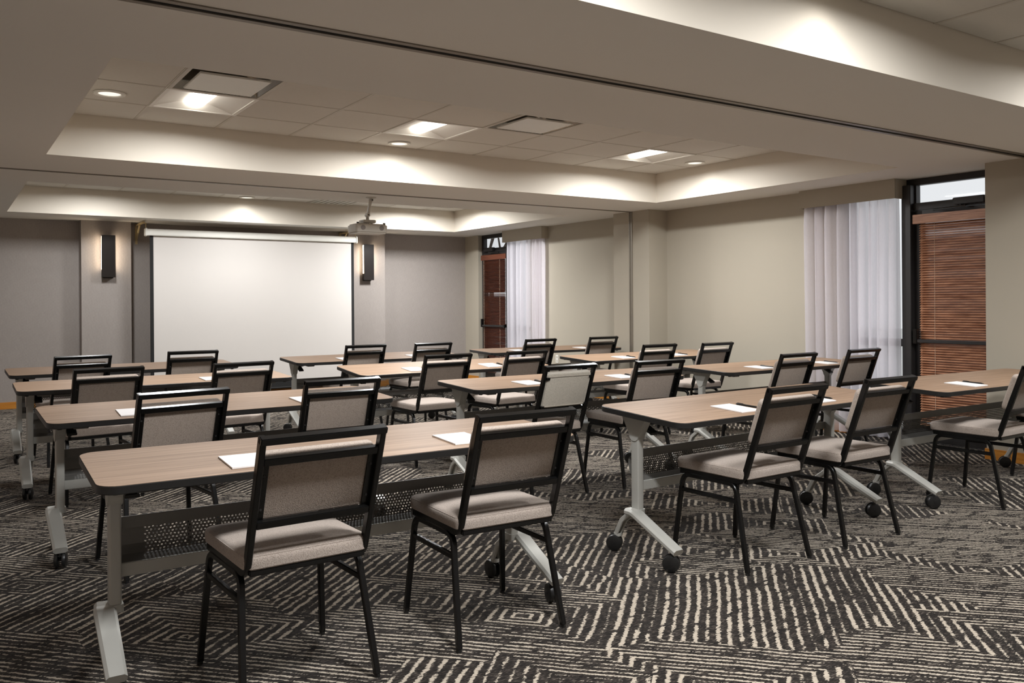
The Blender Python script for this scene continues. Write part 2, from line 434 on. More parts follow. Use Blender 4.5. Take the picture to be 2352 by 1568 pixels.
# ---- ceiling: soffit with three coffered trays and two partition tracks
ceil = MB()
def soff(x0, x1, y0, y1): ceil.box(x0, x1, y0, y1, ZS, ZS + .03)
xs0, xs1 = XL, XR + .14
soff(xs0, TX0, YB, YF); soff(TX1, xs1, YB, YF)
ys = [YB, TRAYS[0][0]]; soff(TX0, TX1, YB, TRAYS[0][0])
GAP = (0.017, 0.007)
soff(TX0, TX1, TRAYS[2][1], YF)
ceil2 = []
for (a, b), sl, g in (((TRAYS[0][1], TRAYS[1][0]), SLOTS[0], GAP[0]), ((TRAYS[1][1], TRAYS[2][0]), SLOTS[1], GAP[1])):
    soff(TX0, TX1, a, sl - g); soff(TX0, TX1, sl + g, b)
ceil = structure(ceil.build('ceiling', SOFFIT))
# tracks run the full width: dark recessed channel with aluminium lips
for k, (sl, g) in enumerate(zip(SLOTS, GAP)):
    m = MB(); m.box(xs0, XP, sl - g, sl + g, ZS - .0015, ZS - .0005)
    m.build('track_channel', DARK, ceil)
    for s in (-1, 1):
        m = MB(); a, b = sorted((sl + s * g, sl + s * (g + (0.03 if k == 0 else 0.012))))
        m.box(xs0, XP, a, b, ZS - .006, ZS); m.build('track_lip', TRACK, ceil)
for y0, y1 in TRAYS:
    m = MB()
    e = .0015
    m.box(TX0 - .02, TX0 + e, y0, y1, ZS + .0005, ZT + .03); m.box(TX1 - e, TX1 + .02, y0, y1, ZS + .0005, ZT + .03)
    m.box(TX0 - .02, TX1 + .02, y0 - .02, y0 + e, ZS + .0005, ZT + .03); m.box(TX0 - .02, TX1 + .02, y1 - e, y1 + .02, ZS + .0005, ZT + .03)
    m.build('tray_side', TRAYPAINT, ceil)
MB().box(XL - .1, XR + .3, YB - .1, YF + .1, ZTOP, ZTOP + .05).build('roof_slab', SOFFIT, ceil)
GX = [TX0] + [1.262 + .6195 * k for k in range(9)] + [TX1]
GY0 = [4.24, 4.805, 5.425, 6.043, 6.662, 7.22]
tile_meshes = {}
FIX = {}      # (tray, ix, iy) -> kind
for t, dy in ((0, 0), (1, 0), (2, 0)):
    for ix in (1, 4, 8): FIX[(t, ix, 3)] = 'troffer'
FIX[(1, 1, 2)] = 'vent'; FIX[(1, 5, 2)] = 'vent'; FIX[(2, 6, 4)] = 'grille'
for t, (y0, y1) in enumerate(TRAYS):
    sh = y1 - 7.22
    gy = [max(y0, g + sh) for g in GY0]; gy[0] = y0
    for iy in range(5):
        for ix in range(10):
            a, b, c, d = GX[ix], GX[ix + 1], gy[iy], gy[iy + 1]
            if FIX.get((t, ix, iy)) in ('troffer', 'vent'): continue
            key = (round(b - a, 3), round(d - c, 3))
            if key not in tile_meshes:
                tl = MB().box(-(b - a) / 2 + .004, (b - a) / 2 - .004, -(d - c) / 2 + .004, (d - c) / 2 - .004, 0, .012).build('ceiling_tile', TILE, ceil, bevel=0.004)
                tile_meshes[key] = tl
            else:
                tl = tile_meshes[key].copy(); COL.objects.link(tl)
            tl.location = ((a + b) / 2, (c + d) / 2, ZT + random.uniform(-.0006, .0006))
    for g in GX[1:-1]: MB().box(g - .011, g + .011, y0, y1, ZT - .003, ZT + .010).build('grid_bar', GRIDM, ceil)
    for g in gy[1:-1]:
        MB().box(TX0, TX1, g - .011, g + .011, ZT - .0025, ZT + .0105).build('grid_bar', GRIDM, ceil)

# ------------------------------------------------------------------ ceiling fixtures
def troffer(loc):
    r = empty('ceiling_light', loc); h = .298
    f = MB()
    for s in (-1, 1):
        f.box(s * h - .014, s * h + .014, -h - .014, h + .014, -.006, .004); f.box(-h + .014, h - .014, s * h - .014, s * h + .014, -.006, .004)
    f.build('frame', WING, r)
    w = MB()
    for s in (-1, 1):
        w.quad((s * (h - .014), -h + .014, 0), (s * (h - .014), h - .014, 0), (s * .085, h - .05, .055), (s * .085, -h + .05, .055))
        w.quad((-(h - .014), s * (h - .014), 0), ((h - .014), s * (h - .014), 0), (.085, s * (h - .05), .055), (-.085, s * (h - .05), .055))
    w.box(-.085, .085, -h + .05, h - .05, .055, .058)
    w.build('reflector', WING, r)
    ln = MB(); pr = []
    for k in range(9):
        a = pi * k / 8; pr.append((cos(a) * .075, .052 - sin(a) * .042))
    n = len(pr); vs = [(x, -h + .052, z) for x, z in pr] + [(x, h - .052, z) for x, z in pr]
    fs = [(k, k + 1, n + k + 1, n + k) for k in range(n - 1)] + [tuple(range(n)), tuple(range(2 * n - 1, n - 1, -1))]
    ln.add(vs, fs).build('lamp_lens', GLOWLAMP, r, smooth=True)
    d = bpy.data.lights.new('troffer_lamp', 'AREA'); d.shape = 'RECTANGLE'; d.size = .17; d.size_y = .52; d.energy = 40; d.spread = radians(171); d.color = (.985, .995, 1.0)
    l = bpy.data.objects.new('troffer_lamp', d); COL.objects.link(l); l.parent = r; l.location = (0, 0, -.009)
    return r
WHERE = {(1, 1): 'left end of the middle ceiling tray', (1, 4): 'centre of the middle ceiling tray',
         (1, 8): 'right end of the middle ceiling tray',
         (0, 1): 'left in the tray above the viewer', (0, 4): 'centre in the tray above the viewer', (0, 8): 'right in the tray above the viewer',
         (2, 1): 'left in the tray nearest the screen', (2, 4): 'centre in the tray nearest the screen', (2, 8): 'right in the tray nearest the screen'}
def cell(t, ix, iy):
    sh = TRAYS[t][1] - 7.22
    return ((GX[ix] + GX[ix + 1]) / 2, (GY0[iy] + GY0[iy + 1]) / 2 + sh)
proto_t = None
for (t, ix, iy), k in FIX.items():
    if k != 'troffer': continue
    x, y = cell(t, ix, iy)
    if proto_t is None: o = proto_t = troffer((x, y, ZT))
    else: o = copy_tree(proto_t); o.location = (x, y, ZT)
    for ch in o.children:
        if ch.type == 'LIGHT':
            ch.data = ch.data.copy(); ch.data.energy = TROFFER_WATT[t][(1, 4, 8).index(ix)]
    tag(o, 'square troffer light with glowing lens, ' + WHERE[(t, ix)], 'ceiling light', 'ceiling lights in the trays')
def vent(loc):
    r = empty('air_vent', loc); h = .298
    f = MB()
    for s in (-1, 1):
        f.box(s * h - .014, s * h + .014, -h - .014, h + .014, -.006, .004); f.box(-h + .014, h - .014, s * h - .014, s * h + .014, -.006, .004)
    f.build('frame', GRIDM, r)
    n = MB(); a, b = h - .014, .17
    for s in (-1, 1):
        n.quad((s * a, -a, 0), (s * a, a, 0), (s * b, b, .11), (s * b, -b, .11)); n.quad((-a, s * a, 0), (a, s * a, 0), (b, s * b, .11), (-b, s * b, .11))
    n.box(-b, b, -b, b, .11, .115)
    n.build('neck', CHROME, r)
    MB().box(-.225, .225, -.225, .225, -.012, .002).build('plate', WHITEM, r, bevel=0.003)
    return r
pv = None
for ix, lab in ((1, 'square plaque air vent in the middle tray beside the left troffer light'), (5, 'square plaque air vent in the middle tray right of the centre troffer light')):
    x, y = cell(1, ix, 2)
    o = pv = vent((x, y, ZT)) if pv is None else copy_tree(pv)
    o.location = (x, y, ZT); tag(o, lab, 'air vent', 'plaque air vents')
x, y = cell(2, 6, 4)
r = tag(empty('return_air_grille', (x, y, ZT - .004)), 'white slatted air grille in the tray nearest the screen', 'air vent')
m = MB()
for s in (-1, 1): m.box(s * .28 - .012, s * .28 + .012, -.24, .24, -.008, 0); m.box(-.28, .28, s * .23 - .012, s * .23 + .012, -.008, 0)
m.build('frame', WHITEM, r)
for k in range(6):
    MB().box(-.2 + .08 * k - .022, -.2 + .08 * k + .022, -.22, .22, -.006, -.002).build('slat', WHITEM, r)

def can(loc):
    r = empty('recessed_downlight', loc)
    MB().lathe([(.070, .001), (.076, -.008), (.100, -.008), (.104, .001)], 28).build('trim_ring', WHITEM, r, smooth=True)
    MB().lathe([(.0001, .0005), (.071, -.002)], 28).build('lens', GLOWCAN, r)
    d = bpy.data.lights.new('downlight_lamp', 'SPOT'); d.energy = CAN_WATT; d.color = (1.0, .96, .90); d.spot_size = radians(150); d.spot_blend = 0.9; d.shadow_soft_size = .06
    l = bpy.data.objects.new('downlight_lamp', d); COL.objects.link(l); l.parent = r; l.location = (0, 0, -.012)
    return r
pc = None
for x, y, lab in ((.963, 6.40, 'round recessed downlight at the left end of the middle tray'), (3.46, 7.03, 'round recessed downlight in the middle tray below the centre troffer light'),
                  (6.57, 6.40, 'round recessed downlight at the right end of the middle tray'), (3.45, 11.66, 'round recessed downlight in the tray nearest the screen'),
                  (3.40, 2.33, 'round recessed downlight in the tray above the viewer'), (.963, 1.70, 'round recessed downlight at the left of the tray above the viewer'), (6.57, 11.05, 'round recessed downlight at the right end of the tray nearest the screen')):
    o = pc = can((x, y, ZT - .004)) if pc is None else copy_tree(pc)
    o.location = (x, y, ZT - .004); tag(o, lab, 'downlight', 'recessed downlights')

# ------------------------------------------------------------------ windows, doors, blinds, curtains
def window_bay(k, yj, sg):
    """yj: jamb at the door side; sg: direction from the door towards the curtain (+1/-1)"""
    Y = lambda d: yj + sg * d
    def bx(m, x0, x1, d0, d1, z0, z1):
        a, b = sorted((Y(d0), Y(d1))); m.box(x0, x1, a, b, z0, z1)
    XF0, XF1 = 7.56, 7.63
    m = MB()
    bx(m, XF0, XF1, 0, 1.525, 2.385, ZS); bx(m, XF0, XF1, 0, .05, 0, 2.385); bx(m, XF0 - .07, XF1, .835, .925, 0, 2.385); bx(m, XF0, XF1, 1.49, 1.525, 0, 2.385)
    bx(m, XF0, XF1, .925, 1.49, .88, .95); bx(m, XF0, XF1, .925, 1.49, 0, .10); bx(m, XF0 - .02, XF1, .05, .835, 2.15, 2.217); bx(m, XF0, XF1, .05, .06, 2.217, 2.385); bx(m, XF0, XF1, .82, .835, 2.217, 2.385)
    w = structure(m.build('window_%d' % k, FRAMEM, bevel=0.003))
    for d0, d1, z0, z1 in ((.06, .82, 2.217, 2.385), (.925, 1.49, .10, .88), (.925, 1.49, .95, 2.385)):
        g = MB(); bx(g, XF0 + .03, XF0 + .036, d0, d1, z0, z1); g.build('pane', GLASS, w)
    m = MB()
    bx(m, XF0 - .005, XF1 - .01, .055, .115, .01, 2.145); bx(m, XF0 - .005, XF1 - .01, .765, .83, .01, 2.145); bx(m, XF0 - .005, XF1 - .01, .115, .765, 2.07, 2.145); bx(m, XF0 - .005, XF1 - .01, .115, .765, .01, .16)
    d = structure(m.build('door_%d' % k, FRAMEM, bevel=0.003))
    g = MB(); bx(g, XF0 + .02, XF0 + .026, .115, .765, .16, 2.07); g.build('pane', GLASS, d)
    m = MB(); bx(m, 7.475, 7.505, .10, .80, .925, .955); pb = m.build('push_bar', SILVER if False else FRAMEM, d, bevel=0.004)
    for q in (.11, .79):
        m = MB(); bx(m, 7.468, 7.56, q - .02, q + .02, .915, 1.05 if (q > .5) == (k == 1) else .965); m.build('bar_bracket', BLACK, pb, bevel=0.004)
    m = MB(); bx(m, 7.49, 7.545, .16, .44, 2.165, 2.225)
    cl = m.build('door_closer', FRAMEM, d, bevel=0.006)
    m = MB(); m.sweep([(7.515, Y(.38), 2.16), (7.49, Y(.335), 2.145), (7.50, Y(.62), 2.135)], .018, .012, b=Vector((0, 0, 1))); m.build('closer_arm', BLACK, cl)
    # wooden blind on the door
    near = 'beside the right-hand pier' if k == 1 else 'in the far right corner'
    b = tag(empty('wood_blind', (7.53, Y(.43), 0)), 'brown wooden slat blind on the door ' + near, 'blind', 'wooden blinds on the doors')
    def bl(name, mat, x0, x1, d0, d1, z0, z1, bev=0.0):
        a, c = sorted((sg * d0, sg * d1)); return MB().box(x0, x1, a, c, z0, z1).build(name, mat, b, bevel=bev)
    bl('valance', SLAT if k == 1 else SLAT_SHADED, -.035, -.018, -.36, .39, 2.02, 2.105, .003)
    bl('bottom_rail', SLAT if k == 1 else SLAT_SHADED, -.022, .012, -.33, .335, .165, .185, .002)
    sl = None; npit = .0225; zz = 2.01; idx = 0
    while zz > .20:
        if sl is None:
            sl = MB(); W = .042
            sl.box(-W / 2, W / 2, -.3325, .3325, -.0014, .0014); sl = sl.build('slat', SLAT if k == 1 else SLAT_SHADED, b); o = sl
        else: o = sl.copy(); COL.objects.link(o)
        o.location = (0, .003 * sg, zz)
        tilt = -32 if k == 1 else (33 if not 1.41 < zz < 1.50 else random.uniform(8, 24))
        o.rotation_euler = (0, radians(tilt + random.uniform(-2, 2)), 0)
        zz -= npit
    for q in (-.30, .19):
        m = MB(); m.cyl((-.016, sg * q, .18), (-.016, sg * q, 2.03), .0018, seg=6); m.build('ladder_cord', CORD, b)
    # pelmet box and sheer curtain
    m = MB(); d0, d1 = .915, 1.985
    bx(m, XR - .12, XR - .105, d0, d1, 2.265, ZS); bx(m, XR - .105, 7.60 if k == 1 else XR, d0, d0 + .015, 2.265, ZS); bx(m, XR - .105, XR, d1 - .015, d1, 2.265, ZS); bx(m, XR - .105, XR, d0 + .015, d1 - .015, ZS - .02, ZS)
    structure(m.build('trim_%d' % (k + 2), PAINT, bevel=0.002))
    random.seed(30 + k)
    NC, NR = 190, 14; vs = []; fs = []
    dd0, dd1 = .925, 1.965
    ph = 0.0; prof = []
    for i in range(NC + 1):
        t = i / NC
        fr = 7.0 + 5.5 * t; ph += fr * 2 * pi / NC * (1.0 + .35 * sin(5.0 * t + k))
        prof.append((.030 + .020 * t) * sin(ph) + .012 * sin(2.3 * ph + 1.0) + .010 * sin(0.43 * ph))
    for j in range(NR + 1):
        z = 2.43 - 2.41 * j / NR
        for i in range(NC + 1):
            t = i / NC; sw = 1.0 + .25 * (j / NR) * sin(3.1 * t + 2.0 * j / NR)
            drift = .02 * sin(4 * t + 1.5 * j / NR) * (j / NR)
            vs.append((XR - .055 + prof[i] * sw * (0.55 + .45 * min(1, j / 2.0)), Y(dd0 + (dd1 - dd0) * t + drift * .6 - (.02 if t < .03 else 0) * (j / NR)), z))
    for j in range(NR):
        for i in range(NC): fs.append((j * (NC + 1) + i, j * (NC + 1) + i + 1, (j + 1) * (NC + 1) + i + 1, (j + 1) * (NC + 1) + i))
    c = MB().add(vs, fs).build('sheer_curtain', SHEER, smooth=True)
    tag(c, 'white sheer curtain beside the door ' + near, 'curtain', 'sheer curtains')
window_bay(1, 3.735, 1)
window_bay(2, 12.265, -1)
# reveal jambs where the walls stop at the glazing
m = MB()
for a, b in ((3.70, 3.73), (5.26, 5.29), (10.71, 10.74), (12.27, 12.30)): m.box(XR + .14, XR + .17, a, b, 0, ZS)
structure(m.build('trim_6', PAINT))
# a bare-branched tree outside the far window
tr = tag(empty('tree', (11.4, 18.05, -.12)), 'thin branching tree outside the far transom window', 'tree')
tm = MB(); lf = MB(); random.seed(5)
def grow(p, d, L, r, depth):
    q = p + d * L; tm.cyl(p, q, r, r * .7, 6)
    if depth == 0:
        for _ in range(5):
            c = q + Vector((random.uniform(-.22, .22), random.uniform(-.22, .22), random.uniform(-.18, .18)))
            a = Vector((random.uniform(-1, 1), random.uniform(-1, 1), random.uniform(-1, 1))).normalized() * .05; e = a.orthogonal().normalized() * .03
            lf.quad(c - a, c - e, c + a, c + e)
        return
    for _ in range(3):
        nd = (d + Vector((random.uniform(-.7, .7), random.uniform(-.7, .7), random.uniform(-.15, .6)))).normalized()
        grow(q, nd, L * .68, r * .6, depth - 1)
grow(Vector((0, 0, 0)), Vector((0, 0, 1)), 1.7, .09, 5)
tm.build('trunk', BARK, tr); lf.build('foliage', LEAF, tr, kind='stuff')

# wall outlet
r = tag(empty('wall_outlet', (XR, 10.07, .49)), 'white outlet plate low on the right wall by the far curtain', 'outlet')
MB().box(-.006, 0, -.035, .035, -.058, .058).build('cover_plate', WHITEM, r, bevel=0.002)
for s in (-1, 1): MB().box(-.0075, -.006, -.016, .016, s * .026 - .014, s * .026 + .014).build('socket', GRIDM, r)

# ------------------------------------------------------------------ projection screen
YSC = 12.20
sc = tag(empty('projection_screen', (3.765, YSC, 2.24)), 'large white pull-down projection screen hanging in front of the grey wall', 'screen')
MB().box(-1.405, 1.42, -.002, .002, -2.02, 0.02).build('screen_fabric', SCREEN, sc)
m = MB(); m.box(-1.45, -1.405, -.003, .003, -2.12, 0.02); m.box(1.42, 1.462, -.003, .003, -2.12, .02); m.box(-1.405, 1.42, -.003, .003, -2.12, -2.02); m.build('black_border', BORDER, sc)
MB().cyl((-1.46, 0, -2.13), (1.47, 0, -2.13), .014, seg=12).build('bottom_bar', BORDER, sc, smooth=True)
m = MB(); m.prism([(-.05, .005), (.05, .005), (.05, .09), (-.03, .095), (-.05, .07)], -1.49, 1.485); m.build('case', WHITEM, sc, bevel=0.006)
for s in (-1, 1):
    x = -1.498 if s < 0 else 1.493
    m = MB(); m.box(x - .014, x + .014, -.058, .056, -.004, .102); m.build('end_cap', WHITEM, sc, bevel=0.008)
    m = MB(); m.cyl((x + .0, 0, .10), (x + .0, 0, .165), .005, seg=8); m.cyl((x - .012, 0, .165), (x + .012, 0, .165), .006, seg=8); m.build('hook', CREAMM, sc)
for x, lab in ((2.235, 'cream steel wall bracket holding up the left end of the screen'), (5.215, 'cream steel wall bracket holding up the right end of the screen')):
    b = tag(empty('wall_bracket', (x, YF, 2.415)), lab, 'bracket', 'screen brackets')
    MB().box(-.016, .016, -.008, 0, -.26, .02).build('wall_plate', CREAMM, b, bevel=0.002)
    MB().sweep([(0, -.004, 0.0), (0, -.55, 0.0)], .03, .022).build('arm', CREAMM, b)
    MB().sweep([(0, -.008, -.20), (0, -.26, -.012)], .022, .018).build('brace', CREAMM, b)

# ------------------------------------------------------------------ projector on its ceiling mount
p = tag(empty('projector', (3.80, 8.40, 2.445)), 'white projector on a ceiling arm facing the screen', 'projector')
MB().lathe([(.0001, 0), (.055, 0), (.055, -.008), (.03, -.016), (.0001, -.016)], 24).build('ceiling_plate', PROJ, p, smooth=True)
PX = -.042
m = MB(); m.sweep([(0, 0, -.016), (PX, 0, -.20)], .030, .026, b=Vector((0, 1, 0))); m.cyl((0, -.024, -.03), (0, .024, -.03), .016, seg=12); m.build('arm', PROJ, p, smooth=True)
m = MB(); m.cyl((PX, -.03, -.190), (PX, .03, -.190), .020, seg=12); m.cyl((PX, 0, -.19), (PX, 0, -.255), .017, seg=12); m.build('ball_joint', PROJ, p, smooth=True)
for z, x in ((-.03, 0), (-.190, PX)):
    MB().cyl((x, -.0305, z), (x, -.034, z), .008, seg=8).build('bolt', PLASTIC, p)
m = MB(); m.box(PX - .070, PX + .070, -.06, .07, -.277, -.243); mp = m.build('mount_head', PROJ, p, bevel=0.005)
for k in range(3): MB().cyl((PX - .0702, -.035 + .022 * k, -.26), (PX - .0715, -.035 + .022 * k, -.26), .0055, seg=8).build('screw', PLASTIC, mp)
m = MB(); m.slab([(x + PX, y) for x, y in rounded_rect(.180, .125, .035, 5)], -.390, -.290); bd = m.build('body', PROJ, p, bevel=0.014, smooth=True)
for x in (-.105, .105):
    m = MB(); m.cyl((PX + x, -.1245, -.333), (PX + x, -.128, -.333), .026, seg=20); m.build('speaker_grille', CARD, bd)
m = MB(); m.cyl((PX + .05, .12, -.335), (PX + .05, .145, -.335), .042, .038, 24); m.build('projection_lens', PLASTIC, bd)
for x in (-.15, .15):
    m = MB(); m.cyl((PX + x, -.09, -.292), (PX + x, -.09, -.276), .013, seg=10); m.build('foot_knob', PLASTIC, p)
for y in (-.05, .05):
    m = MB(); m.cyl((PX, y, -.276), (PX, y, -.291), .014, seg=10); m.build('spacer', PROJ, p)

# ------------------------------------------------------------------ wall sconces
def sconce(loc):
    r = empty('wall_sconce', loc)
    MB().box(-.065, .065, -.045, 0, -.29, .27).build('back_box', BRONZE, r, bevel=0.002)
    MB().box(-.085, .085, -.105, -.096, -.28, .28).build('front_panel', BRONZE, r, bevel=0.002)
    MB().box(-.079, .079, -.096, -.045, -.278, -.175).build('lower_body', BRONZE, r)
    MB().box(-.079, .079, -.096, -.045, .268, .278).build('top_cap', BRONZE, r)
    for s in (-1, 1):
        a, b = sorted((s * .070, s * .080)); MB().box(a, b, -.094, -.047, -.175, .268).build('light_strip', GLOWSC, r)
    return r
s1 = sconce((1.845, YF - .17, 1.97)); tag(s1, 'black box wall sconce lit at both sides, left of the screen', 'wall sconce', 'wall sconces beside the screen')
s2 = copy_tree(s1); s2.location = (5.58, YF - .17, 1.965); tag(s2, 'black box wall sconce lit at both sides, right of the screen', 'wall sconce', 'wall sconces beside the screen')

# ------------------------------------------------------------------ tables
TL, TD, TH, TT = 1.889, 0.598, 0.757, 0.030
CX, CY = 0.845, 0.10      # column offsets from the top's centre
def perforated(m, prof, x0, x1, solid, nrow):
    """sheet following (y, z) profile between x0 and x1, hex holes from x0+solid to x1-solid"""
    seg = [0.0]
    for a, b in zip(prof, prof[1:]): seg.append(seg[-1] + math.dist(a, b))
    Ltot = seg[-1]
    def at(s):
        s = max(0, min(Ltot, s))
        for i in range(len(seg) - 1):
            if s <= seg[i + 1] + 1e-9:
                t = (s - seg[i]) / (seg[i + 1] - seg[i]); return (prof[i][0] * (1 - t) + prof[i + 1][0] * t, prof[i][1] * (1 - t) + prof[i + 1][1] * t)
    P = lambda x, s: (x,) + at(s)
    rh = Ltot / nrow; pit = rh * 1.155; n = int((x1 - x0 - 2 * solid) / pit); xs = (x0 + x1) / 2 - n * pit / 2
    for r in range(nrow):
        s0, s1 = r * rh, (r + 1) * rh; off = pit / 2 if r % 2 else 0.0
        for k in range(n):
            a = xs + k * pit + off; b = a + pit; cx, cs = (a + b) / 2, (s0 + s1) / 2; R = rh * .33
            ang = [radians(45 * q + 22.5) for q in range(8)]
            hx = [P(cx + R * cos(t), cs + R * sin(t)) for t in ang]
            vs = [P(b, s1), P(a, s1), P(a, s0), P(b, s0)] + hx
            fs = [(0, 4, 11, 3), (0, 1, 6, 5), (0, 5, 4), (1, 2, 8, 7), (1, 7, 6), (2, 3, 10, 9), (2, 9, 8), (3, 11, 10)]
            m.add(vs, fs)
        lft, rgt_ = xs + off, xs + n * pit + off
        m.quad(P(x0, s0), P(lft, s0), P(lft, s1), P(x0, s1)); m.quad(P(rgt_, s0), P(x1, s0), P(x1, s1), P(rgt_, s1))

def make_table():
    r = empty('training_table', (0, 0, 0))
    poly = rounded_rect(TL / 2 - .0025, TD / 2 - .0025, .062)
    top = MB().slab(poly, -.004, 0.0).build('tabletop', WOODTOP, r); top.location = (0, 0, TH)
    e = MB(); o1 = rounded_rect(TL / 2, TD / 2, .064); n = len(o1)
    zs = [(-.004, -.0), (0, -.003), (0, -TT + .004), (-.005, -TT)]
    vs = []
    for ins, z in zs:
        f = rounded_rect(TL / 2 + ins, TD / 2 + ins, .064 + ins); vs += [(x, y, z) for x, y in f]
    fs = []
    for i in range(len(zs) - 1):
        for k in range(n): fs.append((i * n + k, i * n + (k + 1) % n, (i + 1) * n + (k + 1) % n, (i + 1) * n + k))
    fs.append(tuple((len(zs) - 1) * n + k for k in range(n)))
    e.add(vs, fs); e.build('edge_band', EDGE, top, smooth=True)
    for sx in (-1, 1):
        for sy in (-1, 1):
            MB().lathe([(.0001, -TT - .010), (.012, -TT - .010), (.018, -TT)], 12, org=(sx * (TL / 2 - .06), sy * (TD / 2 - .055), 0)).build('bumper', PLASTIC, top, smooth=True)
        MB().box(sx * (CX - .06) - .035, sx * (CX - .06) + .035, -.23, .25, -TT - .018, -TT).build('support_channel', GRAPH, top, bevel=0.003)
    for sx in (-1, 1):
        x = sx * CX
        MB().slab([(x + a, CY + b) for a, b in rounded_rect(.021, .027, .008, 3)], .235, .66).build('column', SILVER, r, smooth=True)
        pb = [(CY - .085, TH - TT - .006), (CY + .085, TH - TT - .006)]
        for k in range(9):
            a = -pi * k / 8; pb.append((CY + .036 * cos(a), .634 + .036 * sin(a)))
        MB().prism(pb, x - .0255, x + .0255).build('pivot_bracket', SILVER, r, bevel=0.002)
        xi = x - sx * .05
        h = MB().sweep(fillet([(xi, CY + .050, .692), (xi, CY + .005, .680), (xi, CY - .075, .640)], .03), .050, .015)
        h.build('latch_handle', PLASTIC, r, smooth=True)
        # cast foot: long front arm, short openwork rear arm
        f = MB()
        xo = x + sx * .036
        f.slab([(x + a, CY + b) for a, b in rounded_rect(.027, .033, .012, 3)], .222, .250)
        f.sweep(fillet([(xo, CY + .034, .236), (xo, CY - .024, .236), (xo, CY - .315, .098)], .07, 6), .058, .034, ch=.010, ws=[.058, .066, .070, .072, .073, .074, .074, .074, .066], ds=None)
        for sxx in (-1, 1):
            f.sweep(fillet([(x + sxx * .016, CY + .02, .235), (x + sxx * .016, CY + .105, .170), (x + sxx * .013, CY + .150, .090)], .05, 5), .010, .026, ch=.003)
        f.sweep(fillet([(x, CY + .025, .238), (x, CY + .110, .176), (x, CY + .158, .092)], .05, 5), .036, .010, ch=.003)
        f.slab([(x + .022 * cos(2 * pi * k / 12), CY + .150 + .022 * sin(2 * pi * k / 12)) for k in range(12)], .078, .094)
        f.build('foot', SILVER, r, smooth=True)
        for yy, rot in ((CY - .292, random.choice((0.5, -0.4, 2.2)) if sx < 0 else 0.9), (CY + .150, -0.6 if sx < 0 else 0.35)):
            c = MB()
            c.cyl((0, 0, .060), (0, 0, .098), .009, seg=10)
            hood = []
            for k in range(9):
                a = pi * (0.05 + .75 * k / 8); hood.append((.018 + .036 * cos(a), .044 + .036 * sin(a)))
            hood += [(.018, .044)]
            c.prism(hood, -.008, .008); c.cyl((-.03, .018, .044), (.03, .018, .044), .007, seg=8)
            co = c.build('caster', PLASTIC, r); co.location = (xo if yy < CY else x, yy, 0); co.rotation_euler = (0, 0, rot)
            for s in (-1, 1):
                w = MB().lathe([(.0001, s * .0285), (.030, s * .0285), (.040, s * .025), (.043, s * .018), (.043, s * .011), (.038, s * .0095), (.0001, s * .0095)], 22, 'x', (0, .018, .043))
                w.build('wheel', PLASTIC, co, smooth=True)
    # modesty panel: flat top band, perforated trough, lower rail
    x1 = CX - .021; y0 = CY + .020
    MB().box(-x1, x1, y0 - .008, y0, .508, .552).build('panel_top_band', GRAPH, r, bevel=0.002)
    m = MB()
    perforated(m, [(y0 + .052, .508), (y0 + .066, .498), (y0 + .070, .470), (y0 + .060, .430), (y0 + .040, .402)], -x1, x1, .085, 10)
    m.quad((-x1, y0, .510), (x1, y0, .510), (x1, y0 + .052, .508), (-x1, y0 + .052, .508))
    m.quad((-x1, y0 + .040, .402), (x1, y0 + .040, .402), (x1, y0, .384), (-x1, y0, .384))
    m.build('perforated_panel', GRAPH, r, smooth=False)
    MB().box(-x1, x1, y0 - .012, y0 + .010, .336, .384).build('lower_rail', GRAPH if False else SILVER, r, bevel=0.002)
    return r, top
TABLES = {'L1': (1.354, 3.243, -1.27, 2.29), 'M1': (3.842, 3.276, 2.59, 3.47), 'N1': (6.112, 3.214, -.81, 2.46),
          'L2': (1.363, 5.040, .93, 2.97), 'M2': (3.860, 5.083, -.69, 2.12), 'N2': (6.168, 5.024, .01, 1.79),
          'L3': (1.359, 6.856, -.77, 1.96), 'M3': (3.784, 6.757, -.59, 4.66), 'N3': (6.204, 6.768, -.66, 2.55),
          'L4': (1.399, 8.466, .51, 2.45), 'M4': (3.836, 8.424, .15, 3.11), 'N4': (6.152, 8.476, -2.06, 1.66)}
COLN = {'L': 'left-hand column', 'M': 'middle column', 'N': 'window-side column'}
ROWN = {'1': 'nearest row', '2': 'second row', '3': 'third row', '4': 'farthest row'}
tables = {}
proto = None
for key, (x, y, rot, tilt) in TABLES.items():
    if proto is None: o, _ = make_table(); proto = o
    else: o = copy_tree(proto)
    o.location = (x, y, 0); o.rotation_euler = (0, 0, radians(rot))
    for ch in o.children:
        if ch.name.startswith('caster'): ch.rotation_euler = (0, 0, (-.15 if key[0] == 'L' else .85) + random.uniform(-.25, .25))
        if ch.name.startswith('tabletop'): ch.rotation_euler = (radians(tilt), 0, 0); tables[key] = (o, tilt)
    tag(o, 'walnut-top training table on casters, %s, %s' % (COLN[key[0]], ROWN[key[1]]), 'table', 'walnut training tables')

